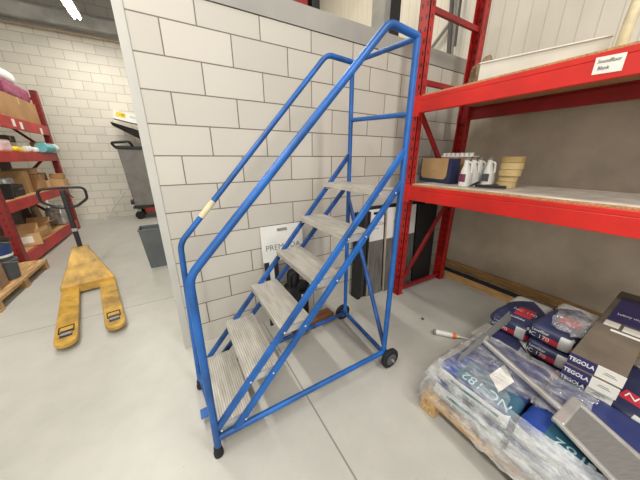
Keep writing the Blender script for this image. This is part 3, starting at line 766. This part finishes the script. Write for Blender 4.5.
def wrap_sheet():
    m = MB(); NX, NY = 70, 110
    # profile across the left edge: starts near the pallet, climbs the sack side, crosses the top
    prof = [(1.188, .125), (1.195, .165), (1.203, .24), (1.212, .32), (1.232, .375), (1.27, .398), (1.36, .402), (1.48, .402), (1.62, .4), (1.74, .395), (1.772, .33)]
    cum = [0]
    for a, b in zip(prof, prof[1:]): cum.append(cum[-1]+math.hypot(b[0]-a[0], b[1]-a[1]))
    def at(s):
        s *= cum[-1]
        for k in range(len(prof)-1):
            if s <= cum[k+1]+1e-9:
                f = (s-cum[k])/(cum[k+1]-cum[k]); a, b = prof[k], prof[k+1]
                return a[0]+(b[0]-a[0])*f, a[1]+(b[1]-a[1])*f, k+f
        return *prof[-1], len(prof)-1
    g = []
    for j in range(NY+1):
        y = .715-1.25*j/NY; row = []
        ed = max(0, (y-.655)/.06)
        for i in range(NX+1):
            x, z, k = at(i/NX)
            p = Vector((x*1.3+z, y, z*1.3)); w = wrinkle(p)
            if k < 4.5: x -= w*1.5+.012*max(0, noise.noise(Vector((y*9, z*3, 2))))*1.5
            else: z += w*1.3
            hem = noise.noise(Vector((y*6, 3, 1)))*.05+noise.noise(Vector((y*19, 3, 1)))*.02
            if k < 1.0: z += hem*(1-k)
            z -= ed*ed*.1*(1 if k > 2 else .3)
            row.append(m.bm.verts.new((x, y+(.006*noise.noise(p*9)), z)))
        g.append(row)
    for j in range(NY):
        for i in range(NX):
            # torn hole over the lettering
            v = g[j][i].co
            hx = (v.x-1.3)/.085; hy = (v.y-.16)/.17
            if v.x > 1.252+.012*noise.noise(Vector((v.y*40, 2, 2))) and v.z > .37 and hx*hx+hy*hy < 1+.9*noise.noise(Vector((v.x*13, v.y*13, 5))): continue
            if v.z > .37 and v.x > 1.262+.02*noise.noise(Vector((v.x*30, v.y*30, 1))) and .08 > v.y > -.2: continue
            m.face([g[j][i], g[j][i+1], g[j+1][i+1], g[j+1][i]])
    o = m.build('plastic_wrap', PLAST, smooth=True, origin=(1.2, .1, .14))
    for p in o.data.polygons: p.use_smooth = True
    return tag(o, 'clear crumpled plastic wrap torn open over the blue sacks', 'plastic wrap')
wrap_sheet()
def loose_sheet(name, label, c, lx, ly, h, seed, rz):
    m = MB(); N = 44; g = []
    for j in range(N+1):
        row = []
        for i in range(N+1):
            u, v = i/N-.5, j/N-.5
            r_ = 1+.35*noise.noise(Vector((math.atan2(v, u)*1.2, seed, 0)))
            p = Vector((u*lx*r_, v*ly*r_, 0)); q = Vector((p.x*1.2+seed, p.y*1.2, seed))
            z = wrinkle(q, h)+.004
            row.append(m.bm.verts.new((p.x, p.y, z)))
        g.append(row)
    for j in range(N):
        for i in range(N): m.face([g[j][i], g[j][i+1], g[j+1][i+1], g[j+1][i]])
    o = m.build(name, PLASTL); 
    for p in o.data.polygons: p.use_smooth = True
    o.location = c; o.rotation_euler = (0, R(-4), rz); return tag(o, label, 'plastic sheet')
loose_sheet('plastic_sheet', 'loose clear plastic sheet crumpled on top of topmost middle sack', (2.2, .33, .512), .34, .2, .03, 3, R(10))
loose_sheet('plastic_sheet', 'loose clear plastic sheet bunched on the big red square beside the brown cartons', (1.86, .37, .275), .12, .24, .025, 8, R(-6))
tag(MB().poly([(0, 0, 0), (.26, -.06, .0), (.2, -.2, .0), (-.02, -.16, .0)]).build('cardboard_sheet', CARDL), 'flat piece of cardboard at the right edge of the pallet', 'cardboard').location = (1.95, -.2, .27)
bpy.data.objects['cardboard_sheet'].location = (2.44, -.15, .004)
tag(MB().box(-.14, .14, -.05, .05, 0, .004).build('paper_flap', WHITE), 'grey-white paper flap on floor behind the pallet corner', 'paper').location = (2.36, .88, 0)

# ------------------------------------------------------------------ pallet truck
pj = thing('pallet_truck', 'yellow hand pallet truck with black steering handle parked in the aisle', 'pallet truck', (-1.075, 3.8, 0), R(-78.3))
for s in (-1, 1):
    yc = s*.17
    pts = [(0, -.078), (1.14, -.078)]+[(1.14+.1*math.sin(a), -.078*math.cos(a)) for a in [R(20*k) for k in range(1, 9)]]+[(1.14, .078), (0, .078)]
    fk = MB().prism(pts, lambda u, v, t_: (u, yc+v, t_), .045, .085).build('fork', YEL, pj, bev=.008)
    MB().box(1.0, 1.12, yc-.042, yc+.042, .0846, .0862).build('roller_opening', BLACK, fk)
    MB().tube([(.93, yc-.05, .088), (.93, yc+.05, .088), (1.04, yc+.05, .09), (1.04, yc-.05, .09)], .006, 8, closed=True).build('link_frame', BLACK, fk)
    MB().lathe([(.03, -.04), (.036, -.036), (.036, .036), (.03, .04)], (1.06, yc, .058), 20, Matrix.Rotation(R(90), 4, 'X')).build('load_roller', GREYP, fk, smooth=True)
m = MB()
m.hexa([(-.02, -.25, .03), (.03, -.25, .03), (.03, .25, .03), (-.02, .25, .03), (-.05, -.25, .13), (.02, -.25, .13), (.02, .25, .13), (-.05, .25, .13)])
m.hexa([(-.05, -.25, .12), (.02, -.25, .12), (.02, .25, .12), (-.05, .25, .12), (-.42, -.08, .45), (-.36, -.08, .47), (-.36, .08, .47), (-.42, .08, .45)])
m.build('front_plate', YEL, pj, bev=.006)
MB().box(-.45, -.36, -.085, .085, .44, .48).build('top_bracket', YEL, pj, bev=.01)
MB().lathe([(.05, .1), (.05, .42), (.03, .44)], (-.44, 0, 0), 20).build('pump', YEL, pj, smooth=True)
for s in (-1, 1):
    MB().lathe([(.06, -.025), (.09, -.022), (.09, .022), (.06, .025)], (-.46, s*.06, .09), 24, Matrix.Rotation(R(90), 4, 'X')).build('steer_wheel', RUB, pj, smooth=True)
MB().bar((-.43, 0, .43), (-.45, 0, 1.2), .05, .055, (1, 0, 0)).build('handle_stem', BLACK, pj, bev=.01)
MB().bar((-.432, 0, .68), (-.436, 0, .72), .056, .06, (1, 0, 0)).build('stem_clip', STEELG, pj, bev=.005)
x_ = -.45
loop = fillet([(x_+.005, 0, .98), (x_, .1, 1.0), (x_, .205, 1.08), (x_, .21, 1.22), (x_, .0, 1.235), (x_, -.21, 1.22), (x_, -.205, 1.08), (x_, -.1, 1.0), (x_+.005, 0, .98)], .06, 5)
MB().tube(loop, .015, 10).build('handle_loop', BLACK, pj, smooth=True)
MB().bar((x_, .02, 1.2), (x_+.01, .08, 1.1), .012, .02, (1, 0, 0)).build('release_lever', BLACK, pj)

# ------------------------------------------------------------------ bins and far corner
wb = thing('waste_basket', 'small grey open waste basket on the floor beside the wall end', 'bin', (-.34, 4.3, 0))
def basket(m, a0, b0, a1, b1, h, t=.008):
    o = lambda a, b, z: [(-a, -b, z), (a, -b, z), (a, b, z), (-a, b, z)]
    V = [[m.bm.verts.new(Vector(p)) for p in q] for q in (o(a0, b0, 0), o(a1, b1, h), o(a1-t, b1-t, h), o(a0-t, b0-t, t))]
    m.face(V[0][::-1])
    for A, B in zip(V, V[1:]):
        for k in range(4): m.face([A[k], A[(k+1) % 4], B[(k+1) % 4], B[k]])
    m.face(V[3]); return m
basket(MB(), .125, .1, .17, .14, .6).build('basket_body', GREYB, wb, bev=.006)
rm = MB(); rm.box(-.178, .178, -.148, -.132, .585, .61).box(-.178, .178, .132, .148, .585, .61).box(-.178, -.162, -.132, .132, .585, .61).box(.162, .178, -.132, .132, .585, .61).build('rim', GREYB, wb, bev=.004)
dl = thing('red_dolly', 'low red wheeled dolly under the tall grey bin', 'dolly', (-.62, 8.3, 0))
MB().box(-.34, .38, -.28, .28, .3, .36).build('deck', BLACK, dl, bev=.006)  # black colour stands in for the shadow under the bin
MB().box(-.1, .38, -.285, -.2, .2, .3).build('red_bumper', REDD, dl, bev=.006)
for sx_ in (-1, 1):
    for sy_ in (-1, 1):
        w = MB().lathe([(.05, -.02), (.11, -.018), (.11, .018), (.08, .02)], (sx_*.25+.02, sy_*.2, .11), 20, Matrix.Rotation(R(90), 4, 'X')).build('caster', RUB, dl, smooth=True)
        MB().box(sx_*.25-.02, sx_*.25+.06, sy_*.2-.03, sy_*.2+.03, .215, .28).build('fork', STEELG, w)
wh = thing('wheelie_bin', 'tall grey plastic rubbish bin with dark lid by the far wall', 'bin', (-.62, 8.3, .362))
MB().taper((-.3, .34, -.24, .24), 0, (-.38, .4, -.3, .28), 1.46).build('bin_body', GREYP, wh, bev=.02)
MB().box(-.41, .43, -.33, .3, 1.42, 1.5).build('rim', BLACK, wh, bev=.015)
MB().tube(fillet([(-.4, -.3, 1.46), (-.46, -.36, 1.56), (-.1, -.38, 1.6), (-.05, -.3, 1.48)], .05), .03, 10).build('grip', BLACK, wh, smooth=True)
MB().hexa([(-.4, .0, 1.98), (.4, -.3, 1.52), (.4, .26, 1.52), (-.4, .28, 1.98), (-.42, .0, 2.06), (.42, -.3, 1.78), (.42, .27, 1.78), (-.42, .28, 2.06)]).build('lid', BLACK, wh, bev=.01)
MB().box(.3, .36, .2, .28, 1.46, 1.6).build('lid_hinge', BLACK, wh)
MB().lathe([(.05, -.03), (.07, -.03), (.07, .03), (.05, .03)], (-.33, -.26, .12), 16, Matrix.Rotation(R(90), 4, 'Y')).build('bin_latch', BLACK, wh, smooth=True)
wc = thing('white_carton', 'white carton with yellow print lying on the raised dark bin lid', 'box', (-.7, 8.32, 2.43))
MB().box(-.26, .26, -.16, .14, 0, .2).build('carton_body', WHITE, wc, bev=.006)
MB().box(-.2, -.02, -.1615, -.16, .07, .17).build('yellow_print', YELS, wc)
text('100', .07, frame((-.09, -.163, .12), (1, 0, 0), (0, 0, 1)), INKB, wc)
MB().box(.06, .2, -.1615, -.16, .1, .15).build('grey_print', INKP, wc)
wc.rotation_euler = (0, R(12), 0)
br = thing('broom', 'white broom handle leaning from the floor against the grey bin', 'broom', (-1.66, 8.55, 0))
MB().tube([(0, 0, .02), (.58, -.32, .75)], .02, 10).build('broom_handle', WPL, br, smooth=True)
MB().box(-.06, .02, -.02, .02, 0, .03).build('broom_end', WPL, br, bev=.005)

# ------------------------------------------------------------------ left rack
lr = thing('pallet_rack', 'red rack full of cartons along the left side of the aisle', 'rack', (-2.5, 6.4, 0))
LO = Vector((-2.5, 6.4, 0))
REDU = holed('dark red upright with slots', (140, 30, 32), None)
REDL = M('faded red rack paint', (176, 42, 42), .45, 0, .2, 3)
for yc in (5.12, 7.72):
    for xc in (-2.07, -2.93):
        o = MB().box(-.05, .05, -.05, .05, 0, 2.85).build('upright', REDU, lr, bev=.004); o.location = Vector((xc, yc, 0))-LO
    B = lambda a, b: MB().bar(Vector((a[0], yc, a[1]))-LO, Vector((b[0], yc, b[1]))-LO, .03, .045).build('brace', REDD, lr)
    B((-2.12, .1), (-2.88, .9)); B((-2.88, .9), (-2.12, 1.7)); B((-2.12, 1.7), (-2.88, 2.5)); B((-2.12, 2.7), (-2.88, 2.7))
lz = [(.05, .22), (.83, .98), (1.52, 1.67), (2.02, 2.2)]
for z0, z1 in lz:
    for x in (-2.04, -2.96):
        o = MB().box(x-.02, x+.02, 5.17, 7.67, z0, z1).build('beam', REDL, lr, bev=.004, origin=LO); o.location = (0, 0, 0)
    o = MB().box(-2.94, -2.06, 5.18, 7.66, z1-.02, z1+.004).build('shelf_board', CHIP, lr, origin=LO); o.location = (0, 0, 0)
for (y, z) in ((6.25, 2.12), (6.5, 2.1), (7.3, 2.08)): MB().box(-2.0195, -2.0185, y-.05, y+.05, z-.06, z+.05).build('price_tag', WHITE, lr, origin=LO).location = (0, 0, 0)
tg = MB().box(-2.0195, -2.0185, 6.4, 6.5, .7, .84).build('hanging_tag', WHITE, lr, origin=LO); tg.location = (0, 0, 0)
def lcarton(label, x, y, z, d, rz=0, mat=CARD, nm='carton', tape=True): return carton(nm, label, (x, y, z+.0045), rz, d, mat, tape, group='cartons on the left red rack')
lcarton('long brown carton on the top shelf of the left rack', -2.33, 6.9, 2.2, (.5, 1.45, .38), 0, CARD)
c = thing('magenta_package', 'magenta patterned soft package on top of the long brown carton', 'package', (-2.3, 7.05, 2.587))
m, _ = bag_mesh(1.05, .4, .24, 31, .008); m.build('package_body', PINKM, c, smooth=True); c.rotation_euler = (0, 0, R(90))
c = thing('white_roll', 'white plastic roll on top of the magenta package', 'roll', (-2.28, 6.95, 2.835))
MB().tube([(0, -.32, .12), (0, .4, .12)], .12, 20).build('roll_body', WPL, c, smooth=True)
MB().tube([(0, -.33, .12), (0, -.3, .12)], .05, 14).build('roll_core', CARD, c, smooth=True)
# second shelf
lcarton('low brown carton at the back of the second shelf, left rack', -2.7, 6.1, 1.67, (.4, .8, .32), 0, CARDD)
lcarton('brown carton at the back middle of the second shelf, left rack', -2.7, 6.86, 1.67, (.4, .66, .3), 0, CARDD)
lcarton('small brown carton at far end of the second shelf, left rack', -2.72, 7.42, 1.67, (.4, .4, .31), 0, CARDD)
def lbag(nm, label, cat, loc, d, mat, seed, rz=0):
    m, _ = bag_mesh(*d, seed, .01); o = m.build(nm, mat, smooth=True); tag(o, label, cat, 'packages on the left red rack'); o.location = loc; o.rotation_euler = (0, 0, rz); return o
lbag('pink_package', 'pale pink soft package on the second shelf, left rack', 'package', (-2.24, 5.96, 1.676), (.3, .34, .18), PINKL, 41)
lbag('yellow_package', 'bright yellow package at the front of the second shelf, left rack', 'package', (-2.16, 6.33, 1.676), (.14, .3, .08), YELS, 42)
lbag('white_package', 'white film package beside the yellow package, left rack', 'package', (-2.26, 6.7, 1.676), (.24, .34, .16), WPL, 43)
lbag('white_package', 'flat whitish pink package in front of the teal roll', 'package', (-2.2, 7.0, 1.676), (.16, .34, .07), PINKL, 44)
lbag('white_package', 'small white package at the shelf edge beside the yellow package', 'package', (-2.09, 6.62, 1.676), (.1, .2, .1), WPL, 47)
lbag('white_package', 'small white package at the shelf edge beside the teal roll', 'package', (-2.08, 6.86, 1.676), (.1, .2, .09), WHITE, 48)
c = thing('teal_roll', 'teal roll with white wrapped end on the second shelf', 'roll', (-2.02, 7.3, 1.676))
MB().tube([(0, -.3, .09), (0, .18, .09)], .088, 18).build('roll_body', TEAL, c, smooth=True)
MB().tube([(0, .18, .09), (0, .35, .09)], .09, 18).build('wrapped_end', WPL, c, smooth=True)
# third shelf
c = thing('black_bucket', 'black bucket at near end of the third shelf, left rack', 'bucket', (-2.2, 5.6, .986))
MB().lathe([(.11, 0), (.13, .2), (.138, .2), (.138, .215), (.12, .215), (.1, .02)], (0, 0, 0), 24).build('bucket_body', BLACK, c, smooth=True)
MB().tube([(0, .135*math.cos(a), .2+.1*math.sin(a)) for a in [math.pi*k/12 for k in range(13)]], .004, 6).build('bail', STEELG, c)
c = thing('black_case', 'black tool case on the third shelf behind the black bucket', 'case', (-2.3, 5.98, .986))
MB().box(-.16, .16, -.18, .18, 0, .18).build('case_body', BLACK, c, bev=.015)
MB().tube(fillet([(.165, -.06, .1), (.19, -.06, .12), (.19, .06, .12), (.165, .06, .1)], .01), .008, 8).build('case_handle', GREYD, c)
lbag('grey_package', 'grey film package on top of the black tool case', 'package', (-2.32, 5.95, 1.17), (.26, .3, .12), FOIL, 45)
lcarton('tall open brown carton on the third shelf, left rack', -2.35, 6.55, .98, (.3, .26, .38), R(5), CARDL, tape=False)
lcarton('brown carton in the middle of the third shelf, left rack', -2.32, 6.88, .98, (.38, .3, .3), R(-4), CARD)
lcarton('small brown carton at front of the third shelf, left rack', -2.18, 7.16, .98, (.16, .18, .16), R(6), CARDL)
lcarton('brown carton toward far end of the third shelf, left rack', -2.42, 7.42, .98, (.36, .34, .3), R(3), CARD)
lcarton('flat brown carton on top of the middle third-shelf carton', -2.32, 6.9, 1.288, (.3, .24, .1), R(10), CARDL)
lcarton('small carton beside the far third-shelf carton, left rack', -2.05, 7.45, .98, (.22, .3, .17), 0, CARDL)
lcarton('small open-sided carton stacked on the small far carton, left rack', -2.06, 7.5, 1.157, (.2, .22, .1), R(4), CARD)
lcarton('brown carton sticking out past far end of second shelf, left rack', -2.2, 7.5, 1.67, (.12, .3, .2), 0, CARD)
lcarton('wide dark brown carton at the back left of the third shelf', -2.74, 5.95, .98, (.3, .8, .5), 0, CARDD)
lcarton('wide dark brown carton at the back right of the third shelf', -2.76, 6.95, .98, (.26, .9, .52), 0, CARDD)
# bottom shelf
def open_box(label, loc, rz, d, lab=True):
    t = thing('open_carton', label, 'box', loc, rz, 'cartons on the left red rack')
    x, y, z = d
    MB().box(-x/2, x/2, -y/2, y/2, 0, .006).box(-x/2, -x/2+.005, -y/2, y/2, 0, z).box(x/2-.005, x/2, -y/2, y/2, 0, z).box(-x/2, x/2, -y/2, -y/2+.005, 0, z).box(-x/2, x/2, y/2-.005, y/2, 0, z).build('carton_body', CARDL, t)
    MB().hexa([(x/2-.005, -y/2, z), (x/2, -y/2, z), (x/2, y/2, z), (x/2-.005, y/2, z), (x/2+.1, -y/2, z+.06), (x/2+.105, -y/2, z+.055), (x/2+.105, y/2, z+.055), (x/2+.1, y/2, z+.06)]).build('flap', CARD, t)
    MB().hexa([(-x/2, y/2-.005, z), (x/2, y/2-.005, z), (x/2, y/2, z), (-x/2, y/2, z), (-x/2, y/2+.06, z+.1), (x/2, y/2+.06, z+.1), (x/2, y/2+.065, z+.095), (-x/2, y/2+.065, z+.095)]).build('flap', CARD, t)
    if lab: MB().box(-x*.35, x*.2, -y/2-.0012, -y/2, z*.25, z*.8).build('paper_label', WHITE, t)
    return t
open_box('open brown carton with white label on the bottom shelf, left rack', (-2.17, 5.75, .2265), R(18), (.3, .34, .2))
lcarton('tall brown carton at near end of the bottom shelf, left rack', -2.58, 5.42, .22, (.36, .3, .42), R(6), CARD)
open_box('open brown carton further along the bottom shelf, left rack', (-2.28, 6.32, .2265), R(-8), (.32, .36, .2), False)
c = thing('silver_bag', 'silver foil bag standing on the bottom shelf of left rack', 'bag', (-2.2, 7.3, .2265))
m, _ = bag_mesh(.26, .34, .4, 46, .014, .5); m.build('bag_body', FOIL, c, smooth=True)
o = tag(MB().box(-.01, .01, -.17, .17, 0, .46).build('cardboard_sheet', CARD), 'brown cardboard sheet leaning beside the silver foil bag', 'cardboard'); o.location = (-2.28, 6.86, .2265); o.rotation_euler = (0, R(-8), R(10))
lcarton('dark brown carton at the far back of the bottom shelf', -2.66, 7.02, .22, (.36, .7, .45), 0, CARDD)
# left pallet with goods
pallet('wooden_pallet', 'pale wooden pallet on the floor at the left edge by the rack', (-2.19, 4.36, 0), .8, 1.36, 0, WOODY, WOOD, .104)
def bucket(label, loc, bodym, lidm, bandm, s=1):
    t = thing('compound_bucket', label, 'bucket', loc, 0, 'buckets stacked on the left pallet')
    b = MB().lathe([(.105*s, 0), (.11*s, .004), (.13*s, .235), (.13*s, .24)], (0, 0, 0), 28).build('bucket_body', bodym, t, smooth=True)
    MB().lathe([(.131*s, .215), (.137*s, .22), (.137*s, .25), (.125*s, .252)], (0, 0, 0), 28).build('lid', lidm, t, smooth=True)
    if bandm: MB().lathe([(.1165*s, .055), (.1175*s, .056), (.1285*s, .195), (.1275*s, .196)], (0, 0, 0), 28).build('label_band', bandm, t, smooth=True)
    MB().tube([(.137*s*math.cos(a), .137*s*math.sin(a), .2-.05*math.sin(a)) for a in [math.pi+math.pi*k/10 for k in range(11)]], .004, 6).build('bail', STEELG, t)
    return t
bucket('dark grey bucket standing on the left pallet under the blue-banded bucket', (-1.95, 4.38, .141), GREYD, GREYD, None, 1)
bucket('dark grey bucket with blue and white label on top of another bucket', (-1.95, 4.38, .394), GREYD, BLACK, M('navy blue label', (38, 62, 120), .5), 1)
tt = bpy.data.objects['compound_bucket.001'] if 'compound_bucket.001' in bpy.data.objects else None
if tt: MB().lathe([(.118, .04), (.119, .041), (.121, .068), (.12, .069)], (0, 0, 0), 28).build('white_band', WPL, tt, smooth=True)
t = thing('board_stack', 'stack of brown boards on edge of the left pallet', 'boards', (-2.06, 3.97, .141))
SLAB = M('tan fibre board edges', (150, 122, 96), .75, 0, .25, 5, .1, 20, (1, 1, 14))
MB().box(-.25, .19, -.22, .22, 0, .36).build('board_layers', SLAB, t, bev=.003)
MB().box(-.252, .192, -.03, .03, -.0005, .362).build('strap', TAPE, t)

# ------------------------------------------------------------------ lights
fx = thing('strip_light', 'bright fluorescent strip light hanging near the far wall', 'ceiling light', (-1.12, 7.35, 4.3))
MB().box(-.09, .09, -.62, .62, .03, .09).build('light_housing', WPL, fx, bev=.008)
MB().tube([(-.04, -.6, .01), (-.04, .6, .01)], .018, 12).build('tube', emis('lit tube', (255, 252, 244), 30), fx, smooth=True)
MB().tube([(.04, -.6, .01), (.04, .6, .01)], .018, 12).build('tube', emis('lit tube b', (255, 252, 244), 30), fx, smooth=True)
MB().tube([(0, -.4, .09), (0, -.4, 1.7)], .006, 6).build('drop_rod', STEELG, fx); MB().tube([(0, .4, .09), (0, .4, 1.7)], .006, 6).build('drop_rod', STEELG, fx)
def area(name, loc, sx_, sy_, w, c=(255, 250, 240), tgt=None):
    l = bpy.data.lights.new(name, 'AREA'); l.shape = 'RECTANGLE'; l.size = sx_; l.size_y = sy_; l.energy = w; l.color = lin(c)[:3]
    o = bpy.data.objects.new(name, l); col.objects.link(o); o.location = loc
    if tgt is not None: o.rotation_euler = (Vector(tgt)-Vector(loc)).to_track_quat('-Z', 'Y').to_euler()
    return o
area('strip_lamp', (-1.12, 7.2, 4.2), .12, 1.2, 48)
area('strip_lamp', (-1.15, 4.2, 4.3), .12, 1.5, 72)
area('strip_lamp', (-1.15, .9, 4.3), .12, 1.6, 105)
area('strip_lamp', (-1.15, -2.4, 4.3), .12, 1.5, 100)
area('strip_lamp', (1.5, -1.8, 5.2), .5, 1.8, 150)
area('strip_lamp', (1.6, 4.2, 5.2), .4, 1.8, 90, (255, 240, 215))
area('added_fill', (-1.2, -3.2, 2.3), 4.5, 2.6, 95, (255, 252, 246), (2.6, 1.2, 1.2))  # added soft lamp to brighten between the shelves, no real source here
w = bpy.data.worlds.new('World'); scn.world = w; w.use_nodes = True
bg = w.node_tree.nodes['Background']; bg.inputs[0].default_value = lin((225, 228, 232)); bg.inputs[1].default_value = .6

# ------------------------------------------------------------------ camera
cam = bpy.data.cameras.new('camera'); co = bpy.data.objects.new('camera', cam); col.objects.link(co)
cam.sensor_width = 36; cam.lens = 245.5/640*36; cam.clip_start = .02
th = math.atan(82/245.5); az = R(59.3)
f_ = Vector((math.cos(az)*math.cos(th), math.sin(az)*math.cos(th), -math.sin(th)))
co.location = (0, 0, 1.576); co.rotation_euler = f_.to_track_quat('-Z', 'Y').to_euler()
scn.camera = co
scn.view_settings.view_transform = 'Standard'; scn.view_settings.exposure = -.02
